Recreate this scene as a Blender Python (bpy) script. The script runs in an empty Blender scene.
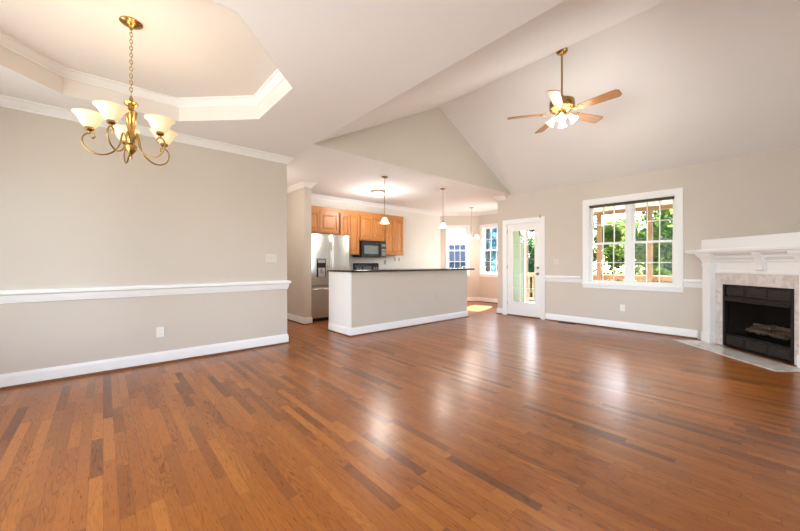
import bpy, bmesh, math, random
from mathutils import Vector, Matrix
random.seed(7)
S = bpy.context.scene
COL = S.collection
PI = math.pi

# ------------------------------------------------------------------ camera
cam = bpy.data.cameras.new('camera')
cam.sensor_width = 36.0
cam.lens = 336.859 / 800 * 36
cam.shift_y = -2.17 / 800
cam.clip_start = 0.02
cam.clip_end = 300
camo = bpy.data.objects.new('camera', cam)
COL.objects.link(camo)
camo.location = (0, 0, 1.18)
camo.rotation_euler = (PI / 2, 0, math.radians(48.617 - 90))
S.camera = camo

# ------------------------------------------------------------------ world, sun, exposure
S.view_settings.view_transform = 'Standard'
S.view_settings.look = 'None'
S.view_settings.gamma = 1
S.view_settings.use_curve_mapping = False
S.view_settings.exposure = 0.22
W = bpy.data.worlds.new('world')
S.world = W
W.use_nodes = True
nt = W.node_tree
nt.nodes.clear()
sky = nt.nodes.new('ShaderNodeTexSky')
sky.sky_type = 'NISHITA'
sky.sun_disc = False
sky.sun_elevation = math.radians(48)
sky.sun_rotation = math.radians(75)
sky.air_density = 1.0
sky.dust_density = 2.5
bg = nt.nodes.new('ShaderNodeBackground')
bg.inputs['Strength'].default_value = 1.5
wo = nt.nodes.new('ShaderNodeOutputWorld')
nt.links.new(sky.outputs[0], bg.inputs[0])
nt.links.new(bg.outputs[0], wo.inputs[0])

def light(kind, name, loc, energy, color=(1, 1, 1), **k):
    l = bpy.data.lights.new(name, kind)
    l.energy = energy
    l.color = color
    for a, b in k.items():
        if a != 'rot':
            setattr(l, a, b)
    o = bpy.data.objects.new(name, l)
    COL.objects.link(o)
    o.location = loc
    if 'rot' in k:
        o.rotation_euler = k['rot']
    return o

sunv = Vector((-1, -.27, -1.16))
sun = light('SUN', 'sun', (20, 5, 22), 62.0, (1, .95, .90), angle=math.radians(.6))
sun.rotation_euler = sunv.to_track_quat('-Z', 'Y').to_euler()
# added area lamps outside unseen front and side windows, standing in for daylight
FILL_TINT = (.965, .975, 1.0)
light('AREA', 'added_front_fill', (-1.98, 3.2, 1.5), 96, FILL_TINT, shape='RECTANGLE', size=2.0, size_y=2.3, rot=(0, -PI / 2, 0))
light('AREA', 'added_front_fill', (-1.98, .85, 1.5), 175, FILL_TINT, shape='RECTANGLE', size=2.0, size_y=1.5, rot=(0, -PI / 2, 0))
light('AREA', 'added_side_fill', (4.45, -.64, 1.4), 40, FILL_TINT, shape='RECTANGLE', size=1.8, size_y=1.9, rot=(PI / 2, 0, 0))  # added lamp at an invented side window
# added lamps: outside the bay's hidden window, and bare in the unseen hall
light('AREA', 'added_bay_fill', (8.40, 4.70, 1.58), 34, (1, .98, .99), shape='RECTANGLE', size=.62, size_y=1.4, rot=(PI / 2, 0, math.radians(45)))
light('POINT', 'added_hall_fill', (1.7, 5.95, 2.35), 28, (1, .90, .78), shadow_soft_size=.12)  # added fill for the dim hall, no fixture hangs here
WARM = (1, .80, .60)

# ------------------------------------------------------------------ materials
def mat(name, color=(.8, .8, .8), rough=.5, metal=0.0, spec=.5, emit=None, estr=0, coat=0, trans=0, sub=0):
    m = bpy.data.materials.new(name)
    m.use_nodes = True
    b = m.node_tree.nodes['Principled BSDF']
    b.inputs['Base Color'].default_value = (*color, 1)
    b.inputs['Roughness'].default_value = rough
    b.inputs['Metallic'].default_value = metal
    b.inputs['Specular IOR Level'].default_value = spec
    b.inputs['Coat Weight'].default_value = coat
    b.inputs['Coat Roughness'].default_value = .12
    if emit:
        b.inputs['Emission Color'].default_value = (*emit, 1)
        b.inputs['Emission Strength'].default_value = estr
    return m

class N:
    """small node helper"""
    def __init__(s, m):
        s.t = m.node_tree
        s.b = s.t.nodes['Principled BSDF']
    def n(s, typ, **k):
        x = s.t.nodes.new(typ)
        for a, b in k.items():
            if a.startswith('i_'):
                x.inputs[int(a[2:])].default_value = b
            else:
                setattr(x, a, b)
        return x
    def l(s, a, b):
        s.t.links.new(a, b)
    def math(s, op, a, b=None):
        x = s.n('ShaderNodeMath', operation=op)
        for i, v in enumerate((a, b)):
            if v is None:
                continue
            if isinstance(v, (int, float)):
                x.inputs[i].default_value = v
            else:
                s.l(v, x.inputs[i])
        return x.outputs[0]
    def comb(s, x, y, z):
        c = s.n('ShaderNodeCombineXYZ')
        for i, v in enumerate((x, y, z)):
            if isinstance(v, (int, float)):
                c.inputs[i].default_value = v
            else:
                s.l(v, c.inputs[i])
        return c.outputs[0]
    def pos(s, kind='Position'):
        g = s.n('ShaderNodeNewGeometry')
        sp = s.n('ShaderNodeSeparateXYZ')
        s.l(g.outputs['Position'], sp.inputs[0])
        return sp.outputs, g.outputs['Position']
    def noise(s, vec, scale, detail=3, rough=.5, dist=0):
        x = s.n('ShaderNodeTexNoise')
        s.l(vec, x.inputs['Vector'])
        x.inputs['Scale'].default_value = scale
        x.inputs['Detail'].default_value = detail
        x.inputs['Roughness'].default_value = rough
        x.inputs['Distortion'].default_value = dist
        return x.outputs['Fac']
    def ramp(s, fac, stops, interp='LINEAR'):
        r = s.n('ShaderNodeValToRGB')
        r.color_ramp.interpolation = interp
        e = r.color_ramp.elements
        while len(e) < len(stops):
            e.new(.5)
        for i, (p, c) in enumerate(stops):
            e[i].position = p
            e[i].color = (*c, 1)
        s.l(fac, r.inputs[0])
        return r.outputs['Color']
    def mix(s, fac, a, b, mode='MIX'):
        x = s.n('ShaderNodeMix', data_type='RGBA', blend_type=mode)
        for i, v in ((0, fac), (6, a), (7, b)):
            if isinstance(v, (int, float)):
                x.inputs[i].default_value = v
            elif isinstance(v, tuple):
                x.inputs[i].default_value = (*v, 1)
            else:
                s.l(v, x.inputs[i])
        return x.outputs[2]
    def bump(s, h, strength=.2, dist=.01):
        x = s.n('ShaderNodeBump')
        x.inputs['Strength'].default_value = strength
        x.inputs['Distance'].default_value = dist
        s.l(h, x.inputs['Height'])
        s.l(x.outputs[0], s.b.inputs['Normal'])
        return x

def paint(name, color, rough=.6, bump=.05):
    m = mat(name, color, rough, spec=.3)
    n = N(m)
    _, p = n.pos()
    n.bump(n.noise(p, 140, 3), bump, .002)
    f = n.noise(p, 1.3, 2)
    n.l(n.mix(f, tuple(c * .97 for c in color), tuple(min(1, c * 1.02) for c in color)), n.b.inputs['Base Color'])
    return m

M = {}
M['wall'] = paint('beige_wall_paint', (.622, .562, .498))
M['ceiling'] = paint('ceiling_paint', (.83, .81, .80), .8)
M['tray'] = paint('tray_lamp_warm_paint', (.78, .73, .69), .8)  # warm chandelier glow put into the paint colour
M['crown'] = paint('shaded_crown_paint', (.83, .82, .81), .6, .01)  # trim white toned down: the crown's shade put into its colour
M['trim'] = paint('white_gloss_trim', (.86, .86, .86), .35, .01)
M['white'] = mat('white_plastic', (.84, .82, .78), .35)
M['almond'] = mat('almond_plastic', (.70, .645, .575), .35)
M['slot'] = mat('dark_slots', (.09, .08, .07), .5)
M['steelgrey'] = mat('grey_plate', (.35, .32, .30), .4)
M['brass'] = mat('antique_brass', (.42, .265, .09), .26, 1)
M['bronze'] = mat('satin_bronze', (.30, .22, .14), .35, 1)
M['nickel'] = mat('satin_nickel', (.45, .40, .34), .32, 1)
M['black'] = mat('black_appliance', (.012, .012, .014), .18)
M['blackmat'] = mat('black_metal_satin', (.012, .010, .009), .55, spec=.3)
M['shoe'] = mat('stained_shoe_moulding', (.16, .055, .018), .35)

# hardwood floor, boards run along Y
def floor_material():
    m = mat('oak_strip_floor', rough=.3)
    n = N(m)
    o, p = n.pos()
    wdt = .0575
    u = n.math('DIVIDE', o[0], wdt)
    row = n.math('FLOOR', u)
    fu = n.math('SUBTRACT', u, row)
    wn = n.n('ShaderNodeTexWhiteNoise', noise_dimensions='1D')
    n.l(row, wn.inputs['W'])
    ln = n.math('ADD', n.math('MULTIPLY', wn.outputs['Value'], .5), .45)
    wn2 = n.n('ShaderNodeTexWhiteNoise', noise_dimensions='1D')
    n.l(n.math('ADD', row, 71.3), wn2.inputs['W'])
    v = n.math('ADD', n.math('DIVIDE', o[1], ln), n.math('MULTIPLY', wn2.outputs['Value'], 9))
    idn = n.math('FLOOR', v)
    fv = n.math('SUBTRACT', v, idn)
    w3 = n.n('ShaderNodeTexWhiteNoise', noise_dimensions='2D')
    n.l(n.comb(row, idn, 0), w3.inputs['Vector'])
    rnd = w3.outputs['Value']
    col = n.ramp(rnd, [(0, (.145, .044, .010)), (.08, (.200, .060, .010)), (.26, (.275, .083, .011)), (.75, (.315, .098, .013)), (1, (.38, .130, .021))])
    # grain: stretched noise + cathedral rings, offset for each board
    off = n.comb(n.math('MULTIPLY', rnd, 37), n.math('MULTIPLY', rnd, 91), 0)
    sc = n.n('ShaderNodeVectorMath', operation='MULTIPLY')
    n.l(p, sc.inputs[0])
    sc.inputs[1].default_value = (1, .07, 1)
    ad = n.n('ShaderNodeVectorMath', operation='ADD')
    n.l(sc.outputs[0], ad.inputs[0])
    n.l(off, ad.inputs[1])
    g1 = n.noise(ad.outputs[0], 170, 3, .6)
    sc2 = n.n('ShaderNodeVectorMath', operation='MULTIPLY')
    n.l(p, sc2.inputs[0])
    sc2.inputs[1].default_value = (1, .11, 1)
    ad2 = n.n('ShaderNodeVectorMath', operation='ADD')
    n.l(sc2.outputs[0], ad2.inputs[0])
    n.l(off, ad2.inputs[1])
    g2 = n.noise(ad2.outputs[0], 13, 1.5, .5, .3)
    rings = n.math('SINE', n.math('MULTIPLY', g2, 95))
    ringm = n.ramp(n.math('ADD', n.math('MULTIPLY', rings, .5), .5), [(0, (.60, .56, .54)), (.30, (.97, .97, .97)), (1, (1.06, 1.07, 1.08))])
    gm = n.ramp(g1, [(.3, (.72, .70, .68)), (.62, (1.1, 1.1, 1.1))])
    w4 = n.n('ShaderNodeTexWhiteNoise', noise_dimensions='2D')
    n.l(n.comb(n.math('ADD', row, 13), idn, 0), w4.inputs['Vector'])
    c = n.mix(n.math('MULTIPLY', n.math('MULTIPLY', w4.outputs['Value'], w4.outputs['Value']), .95), col, n.mix(1.0, col, ringm, 'MULTIPLY'))
    c = n.mix(.75, c, n.mix(1.0, c, gm, 'MULTIPLY'))
    # seams
    e1 = n.math('MINIMUM', fu, n.math('SUBTRACT', 1, fu))
    s1 = n.math('LESS_THAN', e1, .018)
    e2 = n.math('MULTIPLY', n.math('MINIMUM', fv, n.math('SUBTRACT', 1, fv)), ln)
    s2 = n.math('LESS_THAN', e2, .0014)
    seam = n.math('MAXIMUM', s1, s2)
    c = n.mix(n.math('MULTIPLY', seam, .55), c, (.07, .022, .01))
    n.l(c, n.b.inputs['Base Color'])
    n.b.inputs['Specular IOR Level'].default_value = .36
    rr = n.math('ADD', n.math('MULTIPLY', g1, .10), .24)
    n.l(rr, n.b.inputs['Roughness'])
    n.b.inputs['Coat Weight'].default_value = .12
    n.b.inputs['Coat Roughness'].default_value = .18
    big = n.noise(p, 7, 2)
    hgt = n.math('ADD', n.math('MULTIPLY', big, .8), n.math('ADD', n.math('MULTIPLY', g1, .05), n.math('MULTIPLY', rnd, .05)))
    n.bump(hgt, .16, .006)
    return m
M['floor'] = floor_material()

def wood(name, c0, c1, axis=2, scale=60, rough=.35):
    m = mat(name, c0, rough)
    n = N(m)
    tc = n.n('ShaderNodeTexCoord')
    sc = n.n('ShaderNodeVectorMath', operation='MULTIPLY')
    n.l(tc.outputs['Object'], sc.inputs[0])
    k = [1, 1, 1]
    k[axis] = .07
    sc.inputs[1].default_value = k
    g = n.noise(sc.outputs[0], scale, 4, .6, .4)
    n.l(n.ramp(g, [(.3, c0), (.7, c1)]), n.b.inputs['Base Color'])
    return m
M['oak'] = wood('honey_oak', (.38, .135, .030), (.56, .235, .065))
M['blade'] = wood('fan_blade_oak', (.30, .125, .036), (.42, .19, .06), axis=0)
M['deckwood'] = wood('cedar_porch_wood', (.22, .125, .065), (.34, .21, .12), rough=.7)
M['deckfloor'] = wood('pale_deck_boards', (.60, .57, .52), (.72, .68, .63), rough=.7)  # made paler than the other porch wood to bounce sunlight indoors
M['log'] = wood('charred_log', (.07, .05, .04), (.34, .27, .21), axis=0, scale=30, rough=.9)
M['bark'] = wood('bark', (.07, .05, .035), (.16, .12, .09), scale=12, rough=.9)

def speckle(name, stops, scale, rough=.2, det=6):
    m = mat(name, rough=rough)
    n = N(m)
    _, p = n.pos()
    n.l(n.ramp(n.noise(p, scale, det, .65, 1.2), stops), n.b.inputs['Base Color'])
    return m
M['granite'] = speckle('dark_granite', [(.35, (.010, .008, .007)), (.6, (.035, .026, .022)), (.75, (.12, .09, .07))], 90, .12)
M['marble'] = speckle('beige_marble', [(.3, (.52, .47, .43)), (.48, (.64, .60, .57)), (.55, (.70, .66, .64)), (.72, (.75, .72, .70))], 9, .18)
M['backsplash'] = paint('kitchen_wall_paint', (.72, .69, .64))
def steel():
    m = mat('brushed_stainless', (.62, .60, .58), .25, 1)
    n = N(m)
    tc = n.n('ShaderNodeTexCoord')
    sc = n.n('ShaderNodeVectorMath', operation='MULTIPLY')
    n.l(tc.outputs['Object'], sc.inputs[0])
    sc.inputs[1].default_value = (1, 1, .01)
    g = n.noise(sc.outputs[0], 400, 2)
    n.l(n.math('ADD', n.math('MULTIPLY', g, .12), .18), n.b.inputs['Roughness'])
    return m
M['steel'] = steel()

def glass_mat(name, tint=(1, 1, 1), ior=1.18):
    m = bpy.data.materials.new(name)
    m.use_nodes = True
    t = m.node_tree
    t.nodes.clear()
    o = t.nodes.new('ShaderNodeOutputMaterial')
    tr = t.nodes.new('ShaderNodeBsdfTransparent')
    tr.inputs[0].default_value = (*tint, 1)
    gl = t.nodes.new('ShaderNodeBsdfGlossy')
    gl.inputs['Roughness'].default_value = 0.0
    fr = t.nodes.new('ShaderNodeFresnel')
    fr.inputs[0].default_value = ior
    mx = t.nodes.new('ShaderNodeMixShader')
    t.links.new(fr.outputs[0], mx.inputs[0])
    t.links.new(tr.outputs[0], mx.inputs[1])
    t.links.new(gl.outputs[0], mx.inputs[2])
    t.links.new(mx.outputs[0], o.inputs[0])
    return m
M['glass'] = glass_mat('window_glass', (.97, .985, .98))
M['smoked'] = glass_mat('smoked_fire_glass', (.80, .78, .76), 1.04)

def leaf_mat(name, c0, c1):
    m = bpy.data.materials.new(name)
    m.use_nodes = True
    t = m.node_tree
    t.nodes.clear()
    o = t.nodes.new('ShaderNodeOutputMaterial')
    g = t.nodes.new('ShaderNodeNewGeometry')
    ns = t.nodes.new('ShaderNodeTexNoise')
    ns.inputs['Scale'].default_value = 1.6
    rp = t.nodes.new('ShaderNodeValToRGB')
    rp.color_ramp.elements[0].color = (*c0, 1)
    rp.color_ramp.elements[1].color = (*c1, 1)
    rp.color_ramp.elements[0].position = .35
    rp.color_ramp.elements[1].position = .65
    d = t.nodes.new('ShaderNodeBsdfDiffuse')
    tl = t.nodes.new('ShaderNodeBsdfTranslucent')
    mx = t.nodes.new('ShaderNodeMixShader')
    mx.inputs[0].default_value = .5
    t.links.new(g.outputs['Position'], ns.inputs['Vector'])
    t.links.new(ns.outputs['Fac'], rp.inputs[0])
    t.links.new(rp.outputs[0], d.inputs[0])
    t.links.new(rp.outputs[0], tl.inputs[0])
    t.links.new(d.outputs[0], mx.inputs[1])
    t.links.new(tl.outputs[0], mx.inputs[2])
    t.links.new(mx.outputs[0], o.inputs[0])
    return m
M['leaf_yellow'] = leaf_mat('sunlit_yellow_green_leaves', (.045, .095, .022), (.17, .225, .055))
M['leaf_green'] = leaf_mat('fresh_green_leaves', (.018, .055, .028), (.07, .15, .06))
M['leaf_teal'] = leaf_mat('cool_cast_needles', (.055, .16, .21), (.18, .36, .44))  # cool colour cast of the view put into the foliage colour
M['grass'] = paint('lawn', (.045, .065, .025), .9)
M['siding'] = paint('pale_green_siding', (.36, .50, .38), .6)
M['porchceil'] = paint('porch_ceiling_paint', (.42, .51, .50), .6)
M['roof'] = paint('grey_roof_shingles', (.020, .027, .042), .9)
M['housewall'] = paint('blue_grey_house_siding', (.10, .13, .18), .7)
for k_ in ('roof', 'housewall', 'grass', 'porchceil'):
    M[k_].node_tree.nodes['Principled BSDF'].inputs['Specular IOR Level'].default_value = 0
M['darkglass'] = mat('dark_window', (.04, .06, .10), .1)
M['shade'] = mat('frosted_alabaster_shade', (.90, .74, .48), .4, emit=(1, .78, .48), estr=.35)
M['shade_hot'] = mat('lit_frosted_shade', (.95, .90, .80), .4, emit=(1, .88, .70), estr=1.6)
M['bulb'] = mat('glowing_bulb', (1, .95, .85), .4, emit=(1, .86, .62), estr=6)

# ------------------------------------------------------------------ mesh helpers
class MB:
    def __init__(s):
        s.v = []
        s.f = []
    def add(s, vs, fs, T=None):
        b = len(s.v)
        for p in vs:
            p = Vector(p)
            s.v.append(T @ p if T else p)
        s.f += [tuple(b + i for i in f) for f in fs]
        return s
    def box(s, x0, x1, y0, y1, z0, z1, T=None):
        if x0 > x1: x0, x1 = x1, x0
        if y0 > y1: y0, y1 = y1, y0
        if z0 > z1: z0, z1 = z1, z0
        vs = [(x, y, z) for z in (z0, z1) for y in (y0, y1) for x in (x0, x1)]
        return s.add(vs, [(0, 2, 3, 1), (4, 5, 7, 6), (0, 1, 5, 4), (2, 6, 7, 3), (0, 4, 6, 2), (1, 3, 7, 5)], T)
    def prism(s, poly, w0, w1, axis='z', T=None):
        """poly = 2D points ccw; extruded along axis"""
        n = len(poly)
        def P(a, b, w):
            return {'z': (a, b, w), 'y': (a, w, b), 'x': (w, a, b)}[axis]
        vs = [P(a, b, w0) for a, b in poly] + [P(a, b, w1) for a, b in poly]
        fs = [tuple(range(n - 1, -1, -1)), tuple(range(n, 2 * n))]
        fs += [(i, (i + 1) % n, n + (i + 1) % n, n + i) for i in range(n)]
        return s.add(vs, fs, T)
    def lathe(s, prof, seg=24, c=(0, 0, 0), T=None, cap=True):
        vs = []
        fs = []
        n = len(prof)
        for i in range(seg):
            a = 2 * PI * i / seg
            for r, z in prof:
                vs.append((c[0] + r * math.cos(a), c[1] + r * math.sin(a), c[2] + z))
        for i in range(seg):
            j = (i + 1) % seg
            for k in range(n - 1):
                fs.append((i * n + k, j * n + k, j * n + k + 1, i * n + k + 1))
        if cap:
            if prof[0][0] > 1e-4:
                fs.append(tuple(i * n for i in range(seg))[::-1])
            if prof[-1][0] > 1e-4:
                fs.append(tuple(i * n + n - 1 for i in range(seg)))
        return s.add(vs, fs, T)
    def tube(s, pts, r, seg=8, T=None, closed=False):
        pts = [Vector(p) for p in pts]
        n = len(pts)
        rad = r if isinstance(r, (list, tuple)) else [r] * n
        vs = []
        up = None
        for i, p in enumerate(pts):
            if closed:
                d = (pts[(i + 1) % n] - pts[i - 1]).normalized()
            else:
                d = (pts[min(i + 1, n - 1)] - pts[max(i - 1, 0)]).normalized()
            if up is None:
                up = d.orthogonal().normalized()
            up = (up - d * up.dot(d)).normalized()
            q = d.cross(up)
            for k in range(seg):
                a = 2 * PI * k / seg
                vs.append(p + (up * math.cos(a) + q * math.sin(a)) * rad[i])
        fs = []
        m = n if closed else n - 1
        for i in range(m):
            j = (i + 1) % n
            for k in range(seg):
                l = (k + 1) % seg
                fs.append((i * seg + k, i * seg + l, j * seg + l, j * seg + k))
        if not closed:
            fs.append(tuple(range(seg))[::-1])
            fs.append(tuple((n - 1) * seg + k for k in range(seg)))
        return s.add(vs, fs, T)
    def sweep(s, path, prof, closed=False, fn=None):
        """path: 2D pts; prof: (offset to the left, height) closed loop; fn maps (a, b, h) to 3D"""
        fn = fn or (lambda a, b, h: (a, b, h))
        n = len(path)
        P = [Vector(p) for p in path]
        vs = []
        for i in range(n):
            d0 = (P[i] - P[i - 1]).normalized() if (i > 0 or closed) else None
            d1 = (P[(i + 1) % n] - P[i]).normalized() if (i < n - 1 or closed) else None
            d0 = d0 or d1
            d1 = d1 or d0
            n0 = Vector((-d0.y, d0.x))
            n1 = Vector((-d1.y, d1.x))
            mt = n0 + n1
            mt = mt / max(mt.dot(n1), 1e-4)
            for o, h in prof:
                q = P[i] + mt * o
                vs.append(fn(q.x, q.y, h))
        k = len(prof)
        fs = []
        for i in range(n if closed else n - 1):
            j = (i + 1) % n
            for a in range(k):
                b = (a + 1) % k
                fs.append((i * k + a, j * k + a, j * k + b, i * k + b))
        if not closed:
            fs.append(tuple(range(k)))
            fs.append(tuple((n - 1) * k + a for a in range(k))[::-1])
        return s.add(vs, fs)
    def build(s, name, m, parent=None, smooth=None, bevel=0, loc=None, rot=None):
        me = bpy.data.meshes.new(name)
        me.from_pydata([tuple(v) for v in s.v], [], s.f)
        bm = bmesh.new()
        bm.from_mesh(me)
        bmesh.ops.recalc_face_normals(bm, faces=bm.faces[:])
        bm.to_mesh(me)
        bm.free()
        me.materials.append(m)
        if smooth is not None:
            for p in me.polygons:
                p.use_smooth = True
            me.set_sharp_from_angle(angle=math.radians(smooth))
        o = bpy.data.objects.new(name, me)
        COL.objects.link(o)
        if parent:
            o.parent = parent
        if loc is not None:
            o.location = loc
        if rot is not None:
            o.rotation_euler = rot
        if bevel:
            b = o.modifiers.new('bevel', 'BEVEL')
            b.width = bevel
            b.segments = 2
            b.limit_method = 'ANGLE'
            b.angle_limit = math.radians(40)
        return o

def tag(o, label=None, cat=None, group=None, kind=None):
    if label: o['label'] = label
    if cat: o['category'] = cat
    if group: o['group'] = group
    if kind: o['kind'] = kind
    return o
def thing(name, loc=(0, 0, 0), rz=0, label=None, cat=None, group=None, kind=None):
    o = bpy.data.objects.new(name, None)
    o.empty_display_size = .1
    COL.objects.link(o)
    o.location = loc
    o.rotation_euler = (0, 0, rz)
    return tag(o, label, cat, group, kind)
def struct(o):
    o['kind'] = 'structure'
    return o
def copy_tree(o, parent=None):
    c = o.copy()
    COL.objects.link(c)
    if parent:
        c.parent = parent
    for ch in list(o.children):
        copy_tree(ch, c)
    return c

# ------------------------------------------------------------------ key dimensions
CZ = 2.735            # flat ceiling
LY = 4.84             # dining wall
BX = 6.95             # rear wall of the living room
GY = 4.065            # gable wall plane
VX0, VXR, VX1, VZR = 2.05, 4.50, 6.95, 3.975
KY = 7.0              # kitchen rear wall
RY = -.38             # right wall
FX = -1.75            # front wall behind the camera
T = .14

def wall(name, p0, p1, openings=(), z0=0, z1=CZ, thick=T, m=None, e0=0, e1=0):
    """wall whose room face runs p0->p1 with the room on the left"""
    p0 = Vector(p0)
    p1 = Vector(p1)
    d = p1 - p0
    L = d.length
    mb = MB()
    us = sorted({-e0, L + e1} | {o[0] for o in openings} | {o[1] for o in openings})
    zs = sorted({z0, z1} | {o[2] for o in openings} | {o[3] for o in openings})
    for a, b in zip(us, us[1:]):
        for c, e in zip(zs, zs[1:]):
            um, zm = (a + b) / 2, (c + e) / 2
            if any(o[0] < um < o[1] and o[2] < zm < o[3] for o in openings):
                continue
            mb.box(a, b, -thick, 0, c, e)
    o = mb.build(name, m or M['wall'], loc=(p0.x, p0.y, 0), rot=(0, 0, math.atan2(d.y, d.x)))
    return struct(o)

# ------------------------------------------------------------------ shell
fl = MB().box(FX - .3, 8.9, RY - .3, KY + .2, -.1, 0).build('floor', M['floor'])
struct(fl)
DOOR = (3.375, 4.185, 0, 2.078)
LWIN = (1.137, 2.454, .80, 2.30)
o0 = -.52
wall('wall_rear', (BX, o0), (BX, 4.42), [(DOOR[0] - o0, DOOR[1] - o0, 0, DOOR[3]), (LWIN[0] - o0, LWIN[1] - o0, LWIN[2], LWIN[3])])
wall('wall_left', (2.04, LY), (FX, LY), e1=T)
FW1 = (.64, 2.64, .45, 2.3)      # unseen front openings added for light, measured from Y=LY downwards
FW2 = (3.24, 4.74, .45, 2.3)
wall('wall_front', (FX, LY), (FX, RY), [FW1, FW2], e1=T)
SWN = (3.55 - FX, 5.35 - FX, .45, 2.35)  # unseen side window opening, placed for the light it lets in
wall('wall_right', (FX, RY), (BX, RY), [SWN])
struct(MB().prism([(VX0, CZ), (VX1 + T, CZ), (VX1 + T, CZ + .03), (VXR, VZR + .1), (VX0, CZ + .03)], RY - T, RY, 'y').build('wall_right_gable', M['wall']))
struct(MB().prism([(VX0, CZ + .002), (VX1, CZ + .002), (VXR, VZR)], GY, GY + .12, 'y').build('wall_gable', M['wall']))
# kitchen and breakfast bay
KB = M['wall']
wall('wall_kitchen', (7.83, KY), (.5, KY), m=M['backsplash'], e1=.1)
wall('wall_bay_return', (BX + T, 4.42), (7.83, 4.42), m=KB, thick=T)
BW = (.25, .85, .86, 2.29)
wall('wall_bay_right', (7.83, 4.42), (8.68, 5.27), [(.29, .91, .86, 2.29)], m=KB, e0=.03, e1=.06)
wall('wall_bay_centre', (8.68, 5.27), (8.68, 6.15), [(.08, .80, .86, 2.29)], m=KB, e0=.03, e1=.06)
wall('wall_bay_left', (8.68, 6.15), (7.83, 7.0), [(.36, .98, .86, 2.29)], m=KB, e0=.03, e1=.06)
struct(MB().box(2.90, 3.04, 6.06, KY, 0, CZ).build('wall_stub', M['wall']))
wall('wall_hall', (.5, KY), (.5, LY + T), m=M['wall'])

# ceilings
def octo(hx, hy, c, cx=.17, cy=3.30):
    return [(cx - hx + c, cy - hy), (cx + hx - c, cy - hy), (cx + hx, cy - hy + c), (cx + hx, cy + hy - c),
            (cx + hx - c, cy + hy), (cx - hx + c, cy + hy), (cx - hx, cy + hy - c), (cx - hx, cy - hy + c)]
OC = octo(1.09, 1.07, .64)
mb = MB()
x0, x1, y0_, y1_ = FX - T, VX0, RY - T, LY + T
mb.box(x0, x1, y0_, 2.23, CZ, CZ + .1)
mb.box(x0, x1, 4.37, y1_, CZ, CZ + .1)
mb.box(x0, .17 - 1.09, 2.23, 4.37, CZ, CZ + .1)
mb.box(.17 + 1.09, x1, 2.23, 4.37, CZ, CZ + .1)
for cxs, cys in ((-1, -1), (1, -1), (1, 1), (-1, 1)):
    ax, ay = .17 + cxs * 1.09, 3.30 + cys * 1.07
    tri = [(ax, ay), (ax - cxs * .64, ay), (ax, ay - cys * .64)]
    mb.prism(tri, CZ, CZ + .1)
ceil = mb.build('ceiling', M['ceiling'])
struct(ceil)
mb = MB()
mb.box(VX0 + .001, 8.9, GY - .001, KY + T, CZ - .001, CZ + .0015)
mb.box(VX0 + .001, 8.9, GY + .121, KY + T, CZ + .0015, CZ + .1)
mb.box(.4, VX0, LY + T, KY + T, CZ, CZ + .1)
struct(mb.build('ceiling_kitchen', M['ceiling']))
# tray: eight sides tinted for chandelier warmth and the raised panel
mb = MB()
mb.sweep(OC, [(.0015, CZ - .001), (-.05, CZ + .101), (-.05, 2.98), (.0015, 2.98)], closed=True)
struct(mb.build('wall_tray', M['tray']))
struct(MB().prism(octo(1.14, 1.12, .66), 2.96, 3.05).build('ceiling_tray', M['tray']))
# vault
sl = (VZR - CZ) / (VXR - VX0)
struct(MB().prism([(VX0, CZ), (VXR, VZR), (VXR, VZR + .12), (VX0, CZ + .12)], RY - T, GY, 'y').build('ceiling_vault_near', M['ceiling']))
struct(MB().prism([(VXR, VZR), (VX1, CZ), (VX1 + T, CZ - .0), (VX1 + T, CZ + .10), (VXR, VZR + .12)], RY - T, GY, 'y').build('ceiling_vault_far', M['ceiling']))

# ------------------------------------------------------------------ mouldings
def crown(z, s=1.0):
    pr = [(0, -.088), (.012, -.088), (.014, -.072), (.03, -.055), (.05, -.03), (.06, -.018), (.075, -.014), (.078, 0), (0, 0)]
    return [(a * s, z + b * s) for a, b in pr]
BASE = [(0, 0), (.016, 0), (.016, .105), (.013, .118), (.008, .128), (.006, .14), (0, .14)]
SHOE = [(.016, 0), (.036, 0), (.033, .012), (.026, .019), (.016, .022)]
RAIL = [(0, .800), (.010, .803), (.014, .83), (.020, .845), (.022, .875), (.042, .888), (.045, .905), (.038, .925), (.012, .930), (0, .930)]
nb = [0]
def run(kind, name, path, m, prof, closed=False):
    return struct(MB().sweep(path, prof, closed).build(name, m, smooth=35))
tn = [0]
def trim(path, prof, m=None, closed=False):
    tn[0] += 1
    return run('', 'trim_%d' % tn[0], path, m or M['trim'], prof, closed)
paths = {
    'left': [(2.04, LY + T), (2.04, LY), (FX, LY)],
    'front': [(FX, LY), (FX, RY)],
    'right': [(FX, RY), (5.70, RY)],
    'rear': [(BX, .87), (BX, 3.275)],
    'bay': [(BX, 4.285), (BX, 4.42), (7.83, 4.42), (8.68, 5.27), (8.68, 6.15), (7.83, 7.0), (7.45, 7.0)],
    'stub': [(3.04, 6.15), (3.04, 6.06), (2.90, 6.06), (2.90, KY), (.5, KY)],
}
for k, p in paths.items():
    run('', 'baseboard_' + k, p, M['trim'], BASE)
    trim(p, SHOE, M['shoe'])
trim([(2.04, LY + .03), (2.04, LY), (FX, LY)], RAIL)
trim([(BX, 2.56), (BX, 3.275)], RAIL)
trim([(BX, .80), (BX, 1.04)], RAIL)
trim([(2.04, LY + T), (2.04, LY), (FX, LY), (FX, RY), (VX0, RY)], crown(CZ), M['crown'])
trim([(BX, GY + .13), (BX, 4.42), (7.83, 4.42), (8.68, 5.27), (8.68, 6.15), (7.83, 7.0), (3.04, 7.0), (3.04, 6.06), (2.90, 6.06), (2.90, 7.0), (.5, 7.0)], crown(CZ), M['crown'])
trim(OC, crown(2.96, .85), M['crown'], closed=True)

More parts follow.
